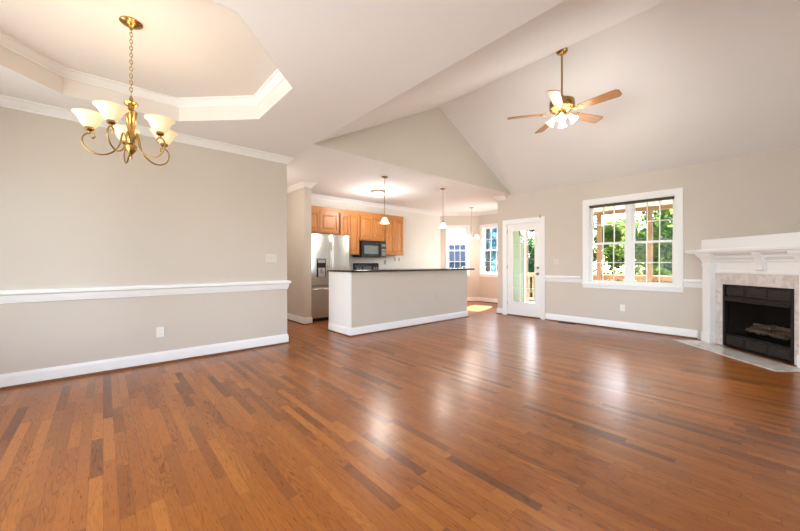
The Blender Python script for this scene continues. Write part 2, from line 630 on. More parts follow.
# ------------------------------------------------------------------ windows and the door
wn = [0]
CASE = [(0, 0), (0, .012), (.012, .016), (.05, .018), (.078, .026), (.09, .026), (.09, 0)]
def window(origin, rz, u0, u1, z0, z1, units=1, cols=3, rows=2, cw=.09, apron=True, thick=T, casing=True, muntins=True):
    """local x along the wall, y into the room"""
    wn[0] += 1
    r = thing('window_%d' % wn[0], (origin[0], origin[1], 0), rz, kind='structure')
    # casing: sweep in (x,z), offset outwards
    f = lambda a, b, h: (a, h, b)
    CS = [(p * cw / .09, q) for p, q in CASE]
    if casing:
        MB().sweep([(u0, z0), (u0, z1), (u1, z1), (u1, z0)], CS, fn=f).build('casing', M['trim'], r, smooth=30)
        mb = MB()
        mb.box(u0 - cw - .01, u1 + cw + .01, 0, .035, z0 - .028, z0)
        mb.box(u0 - cw, u1 + cw, 0, .016, z0 - .085, z0 - .028)
        mb.build('sill', M['trim'], r, bevel=.004)
    mb = MB()
    j = .02
    mb.box(u0, u0 + j, -thick, 0, z0, z1)
    mb.box(u1 - j, u1, -thick, 0, z0, z1)
    mb.box(u0 + j, u1 - j, -thick, 0, z1 - j, z1)
    mb.box(u0 + j, u1 - j, -thick, 0, z0, z0 + j)
    mw = .075
    W_ = (u1 - u0 - 2 * j - (units - 1) * mw) / units
    cells = []
    for i in range(units):
        a = u0 + j + i * (W_ + mw)
        cells.append((a, a + W_))
        if i:
            mb.box(a - mw, a, -thick, -.048, z0 + j, z1 - j)
    mb.build('frame', M['trim'], r, bevel=.002)
    zc = (z0 + z1) / 2
    for a, b in cells:
        for (c, e, y) in ((zc - .018, z1 - j, -.095), (z0 + j, zc + .018, -.06)):
            s_ = .038
            sb = MB()
            sb.box(a, a + s_, y - .032, y, c, e)
            sb.box(b - s_, b, y - .032, y, c, e)
            sb.box(a + s_, b - s_, y - .032, y, c, c + s_)
            sb.box(a + s_, b - s_, y - .032, y, e - s_, e)
            sash = sb.build('sash', M['trim'], r, bevel=.002)
            ga, gb, gc, ge = a + s_, b - s_, c + s_, e - s_
            MB().box(ga, gb, y - .019, y - .015, gc, ge).build('pane', M['glass'], sash)
            if muntins:
                mm = MB()
                for q in range(1, cols):
                    x = ga + (gb - ga) * q / cols
                    mm.box(x - .007, x + .007, y - .026, y - .006, gc, ge)
                for q in range(1, rows):
                    z = gc + (ge - gc) * q / rows
                    mm.box(ga, gb, y - .0255, y - .0065, z - .007, z + .007)
                mm.build('muntin', M['trim'], sash)
    return r
window((BX, 0), PI / 2, LWIN[0], LWIN[1], LWIN[2], LWIN[3], units=2)
window((8.68, 6.15), math.radians(135), .36, .98, .86, 2.29, cols=3, cw=.055)
window((8.68, 5.27), PI / 2, .08, .80, .86, 2.29, cols=3, cw=.065)
window((7.83, 4.42), math.radians(45), .29, .91, .86, 2.29, cols=3)
window((FX, LY), -PI / 2, FW1[0], FW1[1], FW1[2], FW1[3], units=2)  # this and the next: unseen front windows added for light
window((FX, LY), -PI / 2, FW2[0], FW2[1], FW2[2], FW2[3], units=2)
window((FX, RY), 0, SWN[0], SWN[1], SWN[2], SWN[3], units=2)  # unseen side window, added for light

dr = thing('door_1', (BX, 0, 0), PI / 2, kind='structure')
f = lambda a, b, h: (a, h, b)
a0, a1, dz = DOOR[0], DOOR[1], DOOR[3]
MB().sweep([(a0, 0), (a0, dz), (a1, dz), (a1, 0)], CASE, fn=f).build('casing', M['trim'], dr, smooth=30)
mb = MB()
mb.box(a0, a0 + .012, -T, .004, 0, dz)
mb.box(a1 - .012, a1, -T, .004, 0, dz)
mb.box(a0 + .012, a1 - .012, -T, .004, dz - .012, dz)
mb.build('jamb', M['trim'], dr)
MB().box(a0 + .012, a1 - .012, -T, .01, 0, .022).build('threshold', M['shoe'], dr)
# slab with glazed opening
s0, s1, zz0, zz1 = a0 + .017, a1 - .017, .026, dz - .018
g0, g1, gz0, gz1 = 3.50, 4.055, .30, 1.925
mb = MB()
mb.box(s0, g0, -.055, -.012, zz0, zz1)
mb.box(g1, s1, -.055, -.012, zz0, zz1)
mb.box(g0, g1, -.055, -.012, zz0, gz0)
mb.box(g0, g1, -.055, -.012, gz1, zz1)
slab = mb.build('door_slab', M['trim'], dr)
MB().sweep([(g0, gz0), (g0, gz1), (g1, gz1), (g1, gz0)], [(-.022, -.014), (-.020, -.002), (-.004, .002), (.012, -.002), (.018, -.012)], closed=True, fn=f).build('glazing_bead', M['trim'], slab, smooth=30)
MB().box(g0, g1, -.038, -.033, gz0, gz1).build('pane', M['glass'], slab)
mb = MB()
for q in range(1, 3):
    x = g0 + (g1 - g0) * q / 3
    mb.box(x - .003, x + .003, -.040, -.030, gz0, gz1)
for q in range(1, 5):
    z = gz0 + (gz1 - gz0) * q / 5
    mb.box(g0, g1, -.0395, -.0305, z - .003, z + .003)
mb.build('muntin', M['trim'], slab)
for z in (.24, 1.05, 1.86):
    MB().lathe([(.0065, 0), (.0065, .09)], 10, (s1 + .006, -.004, z)).build('hinge', M['bronze'], dr)
kx = s0 + .055
Tk = Matrix.Translation((kx, -.012, .955)) @ Matrix.Rotation(-PI / 2, 4, 'X')
MB().lathe([(.030, 0), (.030, .006), (.012, .010), (.011, .028), (.024, .036), (.028, .05), (.022, .062), (0, .066)], 18, T=Tk).build('door_knob', M['bronze'], slab, smooth=40)
Tk = Matrix.Translation((kx, -.012, 1.085)) @ Matrix.Rotation(-PI / 2, 4, 'X')
MB().lathe([(.028, 0), (.028, .008), (.016, .012), (.014, .022), (0, .024)], 18, T=Tk).build('deadbolt', M['bronze'], slab, smooth=40)
MB().box(a0 + .0, a0 + .014, .026, .034, dz + .06, dz + .13).box(a0 - .02, a0 + .034, .026, .032, dz + .083, dz + .09).build('door_stop_pin', M['bronze'], dr)

# roller blind rolled right up under the window head
rb = thing('roller_blind', (BX, 0, 0), PI / 2, 'dark brown roller blind rolled up under the head of the double window', 'blind')
Tb = Matrix.Translation((LWIN[0] + .022, -.022, LWIN[3] - .042)) @ Matrix.Rotation(PI / 2, 4, 'Y')
MB().lathe([(.018, 0), (.018, LWIN[1] - LWIN[0] - .044)], 16, T=Tb).build('roll', mat('dark_blind_fabric', (.085, .06, .05), .8), rb, smooth=40)
MB().box(LWIN[0] + .03, LWIN[1] - .03, -.044, -.036, LWIN[3] - .072, LWIN[3] - .058).build('bottom_bar', mat('blind_bar', (.10, .075, .06), .6), rb)
for q in (LWIN[0] + .0205, LWIN[1] - .0255):
    MB().box(q, q + .005, -.045, -.002, LWIN[3] - .062, LWIN[3] - .0205).build('bracket', M['blackmat'], rb)

# ------------------------------------------------------------------ wall plates
def plate(name, loc, rz, w, h, kindp, label, cat, gangs=1, m=None, m2=None):
    r = thing(name, loc, rz, label, cat)
    MB().box(-w / 2, w / 2, 0, .006, -h / 2, h / 2).build('cover_plate', m or (M['almond'] if kindp == 'switch' else M['white']), r, bevel=.002)
    for g in range(gangs):
        cx = (g - (gangs - 1) / 2) * .046
        if kindp == 'switch':
            MB().box(cx - .005, cx + .005, .006, .016, -.004, .016).build('toggle', M['almond'], r)
        else:
            for s_ in (-1, 1):
                MB().box(cx - .016, cx + .016, .006, .008, s_ * .02 - .013, s_ * .02 + .013).build('socket_face', m2 or M['white'], r, bevel=.001)
                mb = MB()
                for dx in (-.006, .006):
                    mb.box(cx + dx - .0012, cx + dx + .0012, .008, .0085, s_ * .02 - .004, s_ * .02 + .006)
                mb.build('slots', M['slot'], r)
    return r
plate('light_switch', (1.80, LY, 1.253), PI, .165, .117, 'switch', 'three-gang white light switch plate above chair rail at end of dining wall', 'light switch', 3)
plate('wall_outlet', (.505, LY, .372), PI, .075, .118, 'outlet', 'white wall outlet below chair rail on the left dining wall', 'outlet')
plate('wall_outlet', (BX, 1.885, .385), PI / 2, .072, .117, 'outlet', 'small white wall outlet under the double window', 'outlet')
plate('wall_outlet', (BX, -.165, 1.735), PI / 2, .118, .118, 'outlet', 'beige double outlet plate on wall above the fireplace ledge', 'outlet', 2, M['wall'], M['wall'])
plate('light_switch', (BX, 3.05, 1.215), PI / 2, .12, .117, 'switch', 'pale light switch plate above chair rail beside the glazed door', 'light switch', 2)

# floor register by the rear wall
v = thing('floor_vent', (6.865, 2.81, 0), 0, 'dark bronze floor register beside baseboard right of the glazed door', 'floor vent')
MB().sweep([(-.05, -.16), (.05, -.16), (.05, .16), (-.05, .16)], [(0, .0), (0, .004), (.014, .005), (.014, 0)], closed=True).build('vent_frame', M['blackmat'], v)
mb = MB()
for k in range(24):
    y = -.143 + k * .0124
    mb.box(-.036, .036, y - .0022, y + .0022, .0005, .004)
mb.build('louvers', M['blackmat'], v)

# ------------------------------------------------------------------ kitchen island
isl = thing('kitchen_island', (2.985, 4.59, 0), 0, 'long kitchen island with beige painted half wall and white baseboard', 'kitchen island')
IL, IW = 3.02, .69
MB().box(0, IL, 0, IW, 0, 1.035).build('half_wall', M['wall'], isl)
MB().sweep([(0, IW), (0, 0), (IL, 0), (IL, IW)], [(-a, b) for a, b in BASE]).build('baseboard', M['trim'], isl, smooth=35)
MB().sweep([(0, IW), (0, 0), (IL, 0), (IL, IW)], [(-a, b) for a, b in SHOE]).build('shoe_molding', M['shoe'], isl, smooth=35)
MB().box(-.004, .018, -.004, IW, .14, 1.035).build('lit_end_face', M['trim'], isl)  # whiter colour stands in for light falling on this wall end
tag(MB().box(2.955, 6.17, 4.50, 5.30, 1.036, 1.068).build('bar_countertop', M['granite'], bevel=.006), 'long dark granite bar top on the kitchen island', 'countertop')
plate('wall_outlet', (5.02, 4.59, .52), PI, .075, .118, 'outlet', 'beige outlet on the front of the kitchen island', 'outlet', 1, M['wall'], M['wall'])

# ------------------------------------------------------------------ refrigerator
fr = thing('refrigerator', (3.09, 6.20, 0), 0, 'stainless steel french door refrigerator with water dispenser', 'refrigerator')
MB().box(.005, .905, .05, .76, .05, 1.775).build('cabinet', mat('fridge_side_grey', (.20, .20, .20), .5), fr, bevel=.005)
def curved_panel(x0, x1, z0, z1, d=.05, bow=.012):
    mb = MB()
    n = 12
    poly = [(x0 + (x1 - x0) * i / n, -bow * math.sin(PI * i / n) ** .6 if 0 < i < n else 0) for i in range(n + 1)]
    mb.prism(poly + [(x1, d), (x0, d)], z0, z1)
    return mb
pd = curved_panel(.006, .452, .735, 1.775).build('door', M['steel'], fr, smooth=30)
pd2 = curved_panel(.458, .904, .735, 1.775).build('door', M['steel'], fr, smooth=30)
pf = curved_panel(.006, .904, .075, .725).build('freezer_drawer', M['steel'], fr, smooth=30)
for par, x in ((pd, .425), (pd2, .485)):
    MB().tube([(x, 0, 1.64), (x, -.045, 1.615), (x, -.06, 1.4), (x, -.06, 1.15), (x, -.045, .93), (x, 0, .90)], .012, 10).build('handle', M['steel'], par, smooth=60)
MB().tube([(.06, 0, .655), (.08, -.05, .655), (.455, -.06, .655), (.83, -.05, .655), (.85, 0, .655)], .012, 10).build('handle', M['steel'], pf, smooth=60)
mb = MB()
mb.box(.13, .335, -.020, -.002, .90, 1.275)
disp = mb.build('dispenser', M['black'], pd, bevel=.006)
MB().box(.15, .315, -.026, -.020, 1.19, 1.262).build('display', M['steelgrey'], disp)
MB().box(.155, .31, -.030, -.020, .905, 1.09).build('cavity', mat('dispenser_grey', (.32, .30, .28), .4), disp, bevel=.004)
MB().box(.21, .255, -.034, -.030, .98, 1.08).build('lever', M['steel'], disp)
MB().box(.02, .89, .035, .70, .0, .07).build('kick_grille', M['blackmat'], fr)

# ------------------------------------------------------------------ cabinets
def panel_door(w, h, name='door', parent=None, loc=(0, 0, 0), knob=None):
    rings = [(0, 0), (0, -.018), (.003, -.021), (.052, -.021), (.057, -.006), (.070, -.006), (.10, -.019)]
    vs, fs = [], []
    for i, y in rings:
        vs += [(i, y, i), (w - i, y, i), (w - i, y, h - i), (i, y, h - i)]
    n = len(rings)
    fs.append((0, 1, 2, 3))
    for k in range(n - 1):
        for q in range(4):
            p_ = (q + 1) % 4
            fs.append((4 * k + q, 4 * k + p_, 4 * k + 4 + p_, 4 * k + 4 + q))
    b = 4 * (n - 1)
    fs.append((b, b + 1, b + 2, b + 3))
    mb = MB().add(vs, fs)
    o = mb.build(name, M['oak'], parent, loc=loc)
    if knob:
        Tk = Matrix.Translation((knob[0], -.021, knob[1])) @ Matrix.Rotation(PI / 2, 4, 'X')
        MB().lathe([(.005, 0), (.006, .012), (.014, .018), (.013, .026), (0, .03)], 12, T=Tk).build('knob', M['bronze'], o, smooth=40)
    return o
def cabinet(x0, x1, z0, z1, front, label, doors=2, name='wall_cabinet', depth=None):
    r = thing(name, (x0, front, z0), 0, label, 'cabinet')
    w, h = x1 - x0, z1 - z0
    MB().box(.0005, w - .0005, 0, (depth or (KY - front)) - .001, 0, h).build('carcass', M['oak'], r)
    dw = (w - .03 - .012 * (doors - 1)) / doors
    for i in range(doors):
        kx = dw - .03 if i == 0 and doors > 1 else .03
        panel_door(dw, h - .05, 'door', r, (.015 + i * (dw + .012), -.001, .025), (kx, .06))
    return r
CF = 6.67
cabinet(3.05, 4.02, 1.84, 2.335, CF, 'short oak wall cabinet directly above the refrigerator')
cabinet(4.045, 4.585, 1.385, 2.335, CF, 'tall oak wall cabinet between refrigerator and microwave')
cabinet(4.595, 5.35, 1.735, 2.335, CF, 'short oak wall cabinet directly above the microwave')
cabinet(5.36, 6.0, 1.385, 2.335, CF, 'tall oak wall cabinet right of the microwave, end of the run')
cr = MB().sweep([(6.0, KY), (6.0, CF), (3.05, CF)], [(0, 2.336), (-.015, 2.336), (-.02, 2.36), (-.045, 2.39), (-.055, 2.40), (-.055, 2.42), (0, 2.42)])
tag(cr.build('cabinet_cornice', M['oak'], smooth=30), 'continuous oak crown moulding along the top of the wall cabinets', 'cornice')
cabinet(4.05, 4.60, .0, .89, 6.40, 'oak base cabinet between refrigerator and stove, behind the island', 1, 'base_cabinet')
cabinet(5.38, 7.20, .0, .89, 6.40, 'wide oak base cabinet right of the stove, behind the island', 4, 'base_cabinet')
tag(MB().box(4.03, 4.61, 6.36, KY - .001, .891, .925).build('worktop', M['granite'], bevel=.004), 'short dark granite worktop left of the stove', 'countertop')
tag(MB().box(5.37, 7.24, 6.36, KY - .001, .891, .925).build('worktop', M['granite'], bevel=.004), 'long dark granite worktop right of the stove', 'countertop')

mw = thing('microwave', (4.595, 6.60, 1.325), 0, 'black over-the-range microwave under the short cabinet', 'microwave')
MB().box(.002, .753, .02, .398, 0, .405).build('body', M['black'], mw, bevel=.004)
d_ = MB().box(.004, .575, -.01, .02, .004, .365).build('door', M['black'], mw, bevel=.006)
MB().box(.075, .50, -.013, -.01, .085, .285).build('door_window', mat('microwave_window', (.13, .16, .16), .15), d_)
MB().box(.580, .750, -.01, .02, .004, .365).build('control_panel', mat('microwave_panel', (.05, .055, .055), .25), mw, bevel=.004)
mb = MB()
for i in range(3):
    for j in range(5):
        mb.box(.61 + i * .042, .64 + i * .042, -.012, -.0101, .05 + j * .035, .072 + j * .035)
mb.build('buttons', M['steelgrey'], mw)
MB().box(.61, .73, -.0125, -.0101, .28, .325).build('clock_display', mat('clock', (.20, .24, .22), .2), mw)
MB().box(.004, .750, -.006, .02, .370, .402).build('vent_grille', M['blackmat'], mw, bevel=.003)
MB().tube([(.55, -.01, .04), (.55, -.04, .06), (.55, -.04, .31), (.55, -.01, .33)], .008, 8).build('handle', M['black'], mw, smooth=60)

rg = thing('range', (4.615, 6.36, 0), 0, 'black electric range whose control backguard shows above the island', 'stove')
MB().box(0, .75, .03, .63, .03, .90).build('body', M['black'], rg, bevel=.004)
MB().box(0, .75, .0, .60, .90, .915).build('cooktop', M['black'], rg, bevel=.004)
od = MB().box(.01, .74, 0, .03, .25, .84).build('oven_door', M['black'], rg, bevel=.006)
MB().tube([(.06, 0, .78), (.08, -.04, .78), (.67, -.04, .78), (.69, 0, .78)], .010, 8).build('handle', M['steel'], od, smooth=60)
MB().box(.01, .74, 0, .03, .05, .23).build('drawer', M['black'], rg, bevel=.006)
bgd = MB().prism([(.555, .915), (.63, .915), (.63, 1.185), (.59, 1.185), (.565, 1.15)], 0, .75, 'x').build('backguard', M['black'], rg, bevel=.004)
for i, x in enumerate((.08, .16, .59, .67)):
    Tk = Matrix.Translation((x, .557, 1.06)) @ Matrix.Rotation(PI / 2, 4, 'X')
    MB().lathe([(.022, 0), (.020, .02), (0, .022)], 14, T=Tk).build('knob', M['steelgrey'], bgd, smooth=40)
MB().box(.26, .50, .548, .558, 1.02, 1.11).build('clock_display', mat('range_clock', (.10, .11, .12), .2), bgd)
for i, (x, y, r_) in enumerate(((.19, .16, .10), (.56, .16, .075), (.19, .42, .075), (.56, .42, .10))):
    MB().lathe([(r_ - .004, .9155), (r_, .9155), (r_, .9162), (r_ - .004, .9162)], 24, (x, y, 0), cap=False).build('burner_ring', M['steelgrey'], rg)
plate('wall_outlet', (5.63, KY, 1.21), PI, .078, .12, 'outlet', 'grey outlet plate on kitchen wall right of the stove', 'outlet', 1, M['steelgrey'], M['steelgrey'])
plate('wall_outlet', (5.98, KY, 1.285), PI, .045, .10, 'outlet', 'narrow grey wall plate just under the last wall cabinet', 'outlet', 1, M['steelgrey'], M['steelgrey'])
plate('wall_outlet', (6.13, KY, 1.285), PI, .055, .10, 'outlet', 'narrow grey wall plate on kitchen wall beyond the last wall cabinet', 'outlet', 1, M['steelgrey'], M['steelgrey'])

# ------------------------------------------------------------------ corner fireplace (local x = -t along the face, y towards the room)
FO, FR = (6.95, .83, 0), math.radians(45)
fp = thing('fireplace_mantel', FO, FR, 'white corner fireplace mantel with beige marble surround', 'fireplace')
def fbox(mb, t0, t1, n0, n1, z0, z1):
    return mb.box(-t1, -t0, n0, n1, z0, z1)
OP = (.393, 1.322, .012, .884)
mb = MB()
for t0, t1, z0, z1 in ((.02, OP[0], 0, 1.32), (OP[1], 1.69, 0, 1.32), (OP[0], OP[1], OP[3], 1.32)):
    fbox(mb, t0, t1, -.06, 0, z0, z1)
mb.build('face_panel', M['trim'], fp)
mb = MB()
for t0, t1, z0, z1 in ((.272, OP[0], .006, 1.04), (OP[1], 1.443, .006, 1.04), (OP[0], OP[1], OP[3], 1.04), ):
    fbox(mb, t0, t1, .0005, .018, z0, z1)
mb.build('marble_surround', M['marble'], fp)
def pil(t0):
    mb = MB()
    fbox(mb, t0, t0 + .13, 0, .095, 0, 1.20)
    p = mb.build('pilaster', M['trim'], fp, bevel=.003)
    mb = MB()
    fbox(mb, t0 + .028, t0 + .102, .095, .101, .19, 1.12)
    mb.build('raised_panel', M['trim'], p, bevel=.004)
    mb = MB()
    fbox(mb, t0 - .010, t0 + .14, 0, .107, 0, .15)
    mb.build('plinth', M['trim'], p, bevel=.005)
    # flared capital
    vs = []
    lv = [(1.135, .008), (1.155, .010), (1.18, .004), (1.20, .010), (1.23, .022), (1.262, .045), (1.29, .075), (1.30, .085), (1.318, .088)]
    for z, e in lv:
        e2 = e * .45
        vs += [(-(t0 + .13 + e2), 0, z), (-(t0 + .13 + e2), .095 + e2, z), (-(t0 - e), .095 + e2, z), (-(t0 - e), 0, z)]
    fs = [(0, 1, 2, 3), tuple(4 * (len(lv) - 1) + k for k in range(4))]
    for k in range(len(lv) - 1):
        for q in range(4):
            fs.append((4 * k + q, 4 * k + (q + 1) % 4, 4 * k + 4 + (q + 1) % 4, 4 * k + 4 + q))
    MB().add(vs, fs).build('capital', M['trim'], p)
pil(.142)
pil(1.443)
# frieze mouldings under the shelf
mb = MB()
mb.prism([(0, 1.195), (.012, 1.20), (.018, 1.215), (.016, 1.222), (.028, 1.235), (.05, 1.26), (.056, 1.285), (.09, 1.31), (.10, 1.319), (0, 1.319)], -1.443, -.272, 'x')
mb.build('frieze_molding', M['trim'], fp)
mb = MB()
fbox(mb, .272, 1.443, 0, .012, 1.042, 1.075)
mb.build('frieze_bead', M['trim'], fp, bevel=.004)
mb = MB()
mb.prism([(0, 1.08), (.045, 1.082), (.058, 1.10), (.058, 1.16), (.066, 1.22), (.085, 1.27), (.098, 1.30), (.098, 1.32), (0, 1.32)], -.995, -.90, 'x')
mb.build('corbel', M['trim'], fp, bevel=.003)
# shelf: follows both walls; drawn in the fireplace frame (x=-t,y=n)
# rear wall in this frame: points (x, y) with x = y  (X=BX) ; right wall mirrored about t=.8555
def shelf_poly(n, k=1.7112):
    return [(n, n), (-k - n + .002, n), (-.8555, -.85)]
mb = MB()
pr = [(.0, 1.321), (.120, 1.321), (.126, 1.335), (.140, 1.345), (.142, 1.372), (.136, 1.386), (.13, 1.388)]
rings = []
vs, fs = [], []
for n_, z in pr[1:]:
    vs += [(n_ - .002, n_, z), (-1.711 - n_ + .002, n_, z), (-.8555, -.853, z)]
K = len(pr) - 1
fs = [(0, 1, 2), tuple(3 * (K - 1) + q for q in range(3))]
for k in range(K - 1):
    for q in range(3):
        fs.append((3 * k + q, 3 * k + (q + 1) % 3, 3 * k + 3 + (q + 1) % 3, 3 * k + 3 + q))
mb.add(vs, fs)
mb.build('mantel_shelf', M['trim'], fp)
mb = MB()
mb.prism([(-.002, .0), (-.8555, -.852), (-1.709, .0)], 1.388, 1.54)
mb.build('top_ledge', M['trim'], fp)

he = MB()
he.prism([(-1.58, .109), (-.10, .109), (-.10, .47), (-1.58, .47)], 0, .012)
ho = he.build('hearth', M['marble'], bevel=.003, loc=FO, rot=(0, 0, FR))
tag(ho, 'flat beige marble hearth slab on the floor before the fireplace', 'hearth')
hb = MB().sweep([(-1.60, .0), (-1.60, .49), (-.08, .49), (-.08, .0)][::-1], [(0, 0), (0, .010), (-.02, .012), (-.02, 0)])
# gas insert
gi = thing('fireplace_insert', FO, FR, 'black metal gas fireplace insert with louvered top and bottom panels', 'fireplace insert')
a_, b_, c_, d2 = OP[0] + .002, OP[1] - .002, OP[2] + .001, OP[3] - .002
mb = MB()
fbox(mb, a_, a_ + .035, -.03, .022, c_, d2)
fbox(mb, b_ - .035, b_, -.03, .022, c_, d2)
fbox(mb, a_ + .035, b_ - .035, -.03, .022, d2 - .02, d2)
fbox(mb, a_ + .035, b_ - .035, -.03, .022, c_, c_ + .012)
fbox(mb, a_ + .035, b_ - .035, -.03, .016, .165, .185)
fbox(mb, a_ + .035, b_ - .035, -.03, .016, .70, .72)
mb.build('frame', M['blackmat'], gi, bevel=.002)
lm = mat('dark_bronze_louvre', (.026, .020, .018), .5, spec=.3)
wseg = (b_ - a_ - .07 - .02) / 3
for z0, z1 in ((.73, .855), (.035, .155)):
    for i in range(3):
        t0 = a_ + .035 + i * (wseg + .01)
        mb = MB()
        fbox(mb, t0, t0 + wseg, -.02, .006, z0, z1)
        for q in range(3):
            zz = z0 + .02 + q * (z1 - z0 - .03) / 3
            fbox(mb, t0 + .015, t0 + wseg - .015, .006, .012, zz, zz + .022)
        mb.build('louver_panel', lm, gi, bevel=.002)
mb = MB()
mb.prism([(-.02, .665), (.05, .655), (.052, .665), (.016, .70), (-.02, .70)], -(b_ - .036), -(a_ + .036), 'x')
mb.build('hood', M['blackmat'], gi)
mb = MB()   # fire chamber: floor, back and splayed cheeks
fl_ = .19
poly = [(-(a_ + .05), -.025), (-(a_ + .17), -.36), (-(b_ - .17), -.36), (-(b_ - .05), -.025)]
for i in range(3):
    p, q = poly[i], poly[i + 1]
    mb.add([(p[0], p[1], fl_), (q[0], q[1], fl_), (q[0], q[1], .74), (p[0], p[1], .74)], [(0, 1, 2, 3)])
mb.add([(p[0], p[1], fl_) for p in poly], [(0, 1, 2, 3)])
mb.add([(p[0], p[1], .74) for p in poly], [(0, 1, 2, 3)])
mb.build('fire_chamber', mat('sooty_firebrick', (.022, .018, .016), .9), gi)
mb = MB()
fbox(mb, a_ + .036, b_ - .036, -.022, -.019, .186, .699)
mb.build('glass_pane', M['smoked'], gi)
lg = thing('gas_log_set', (FO[0], FO[1], 0), FR, 'set of grey-brown ceramic logs on a grate inside the fireplace', 'logs')
def logm(p0, p1, r, seed):
    rnd = random.Random(seed)
    pts, rr = [], []
    for i in range(9):
        t = i / 8
        q = Vector(p0).lerp(Vector(p1), t)
        pts.append(q + Vector((0, rnd.uniform(-.006, .006), rnd.uniform(-.008, .008))))
        rr.append(r * rnd.uniform(.82, 1.12) * (.8 if i in (0, 8) else 1))
    return MB().tube(pts, rr, 9)
mb = MB()
for i in range(6):
    x = -.62 - i * .095
    mb.tube([(x, -.10, .26), (x, -.11, .225), (x, -.27, .225), (x, -.28, .27)], .007, 6)
mb.tube([(-.58, -.13, .219), (-1.13, -.13, .219)], .008, 6)
mb.tube([(-.58, -.24, .219), (-1.13, -.24, .219)], .008, 6)
for x in (-.62, -1.09):
    for y in (-.13, -.24):
        mb.tube([(x, y, .2195), (x, y, .191)], .007, 6)
mb.build('grate', M['blackmat'], lg)
for i, (p0, p1, r) in enumerate((((-.56, -.22, .28), (-1.12, -.24, .285), .043), ((-.60, -.12, .27), (-.88, -.16, .275), .034),
                                 ((-.90, -.13, .27), (-1.12, -.11, .27), .036), ((-.62, -.20, .345), (-.90, -.15, .335), .030),
                                 ((-.82, -.16, .36), (-1.08, -.22, .345), .031))):
    logm(p0, p1, r, i).build('log', M['log'], lg, smooth=50)

# ------------------------------------------------------------------ light fittings
def chain(z0, z1, link=.034, r=.0026):
    mb = MB()
    n = int(round((z1 - z0) / (link * .74)))
    st = (z1 - z0) / n
    for i in range(n):
        zc = z0 + st * (i + .5)
        pts = []
        for k in range(12):
            a = 2 * PI * k / 12
            w, h_ = .0085 * math.cos(a), (link / 2) * math.sin(a)
            pts.append((w, 0, zc + h_) if i % 2 else (0, w, zc + h_))
        mb.tube(pts, r, 5, closed=True)
    return mb
CHX, CHY = .155, 3.18
CHA = math.radians(168.3)
ch = thing('dining_chandelier', (CHX, CHY, 1.95), 0, 'five-arm antique brass chandelier with frosted glass shades', 'chandelier')
Z = lambda z: z - 1.95
MB().lathe([(0, Z(2.960)), (.068, Z(2.960)), (.070, Z(2.952)), (.060, Z(2.944)), (.052, Z(2.938)), (.030, Z(2.928)), (.012, Z(2.918)), (.010, Z(2.905)), (0, Z(2.903))], 32).build('canopy', M['brass'], ch, smooth=35)
chain(Z(2.425), Z(2.908)).build('chain', M['brass'], ch, smooth=60)
MB().lathe([(0, .0), (.006, .004), (.010, .018), (.006, .03), (.018, .045), (.034, .07), (.036, .095), (.022, .115), (.024, .13), (.034, .145), (.034, .165), (.022, .18),
            (.020, .20), (.026, .24), (.034, .32), (.037, .345), (.030, .355), (.018, .365), (.020, .385), (.040, .400), (.044, .412), (.034, .420), (.014, .43), (.010, .45), (.004, .468), (0, .475)], 28).build('column', M['brass'], ch, smooth=35)
ang0 = CHA
for k in range(5):
    a = ang0 + k * 2 * PI / 5
    Ta = Matrix.Rotation(a, 4, 'Z')
    # S shaped arm in the local XZ plane
    pts = [(.028, 0, .155), (.045, 0, .185), (.055, 0, .16), (.065, 0, .10), (.095, 0, .045), (.145, 0, .012), (.20, 0, .010), (.245, 0, .035), (.268, 0, .075), (.268, 0, .115), (.248, 0, .142), (.222, 0, .148), (.206, 0, .134), (.208, 0, .118), (.220, 0, .114)]
    # smooth it
    P = [Vector(p) for p in pts]
    sm = []
    for i in range(len(P) - 1):
        p0, p1, p2, p3 = P[max(i - 1, 0)], P[i], P[i + 1], P[min(i + 2, len(P) - 1)]
        for q in range(4):
            t = q / 4
            sm.append(.5 * ((2 * p1) + (-p0 + p2) * t + (2 * p0 - 5 * p1 + 4 * p2 - p3) * t * t + (-p0 + 3 * p1 - 3 * p2 + p3) * t ** 3))
    sm.append(P[-1])
    arm = MB().tube([Ta @ p for p in sm], .0055, 8).build('arm', M['brass'], ch, smooth=60)
    c = Ta @ Vector((.232, 0, .142))
    MB().lathe([(0, .0), (.008, .004), (.010, .018), (.020, .024), (.026, .032), (.026, .044), (.018, .050), (0, .052)], 20, c).build('shade_cup', M['brass'], arm, smooth=35)
    # bell shaped glass opening upwards
    pr = [(.018, .045), (.034, .050), (.048, .066), (.058, .090), (.068, .112), (.084, .130), (.094, .138)]
    sh = MB().lathe(pr + [(r - .003, z + .001) for r, z in pr[::-1]], 28, c, cap=False).build('glass_shade', M['shade'], arm, smooth=50)
    MB().lathe([(0, .058), (.012, .066), (.024, .088), (.022, .104), (0, .118)], 14, c).build('bulb', M['bulb'], sh, smooth=60)
    w = Vector((CHX, CHY, 1.95)) + c + Vector((0, 0, .155))
    light('POINT', 'chandelier_bulb_light', w, 1.3, WARM, shadow_soft_size=.03)

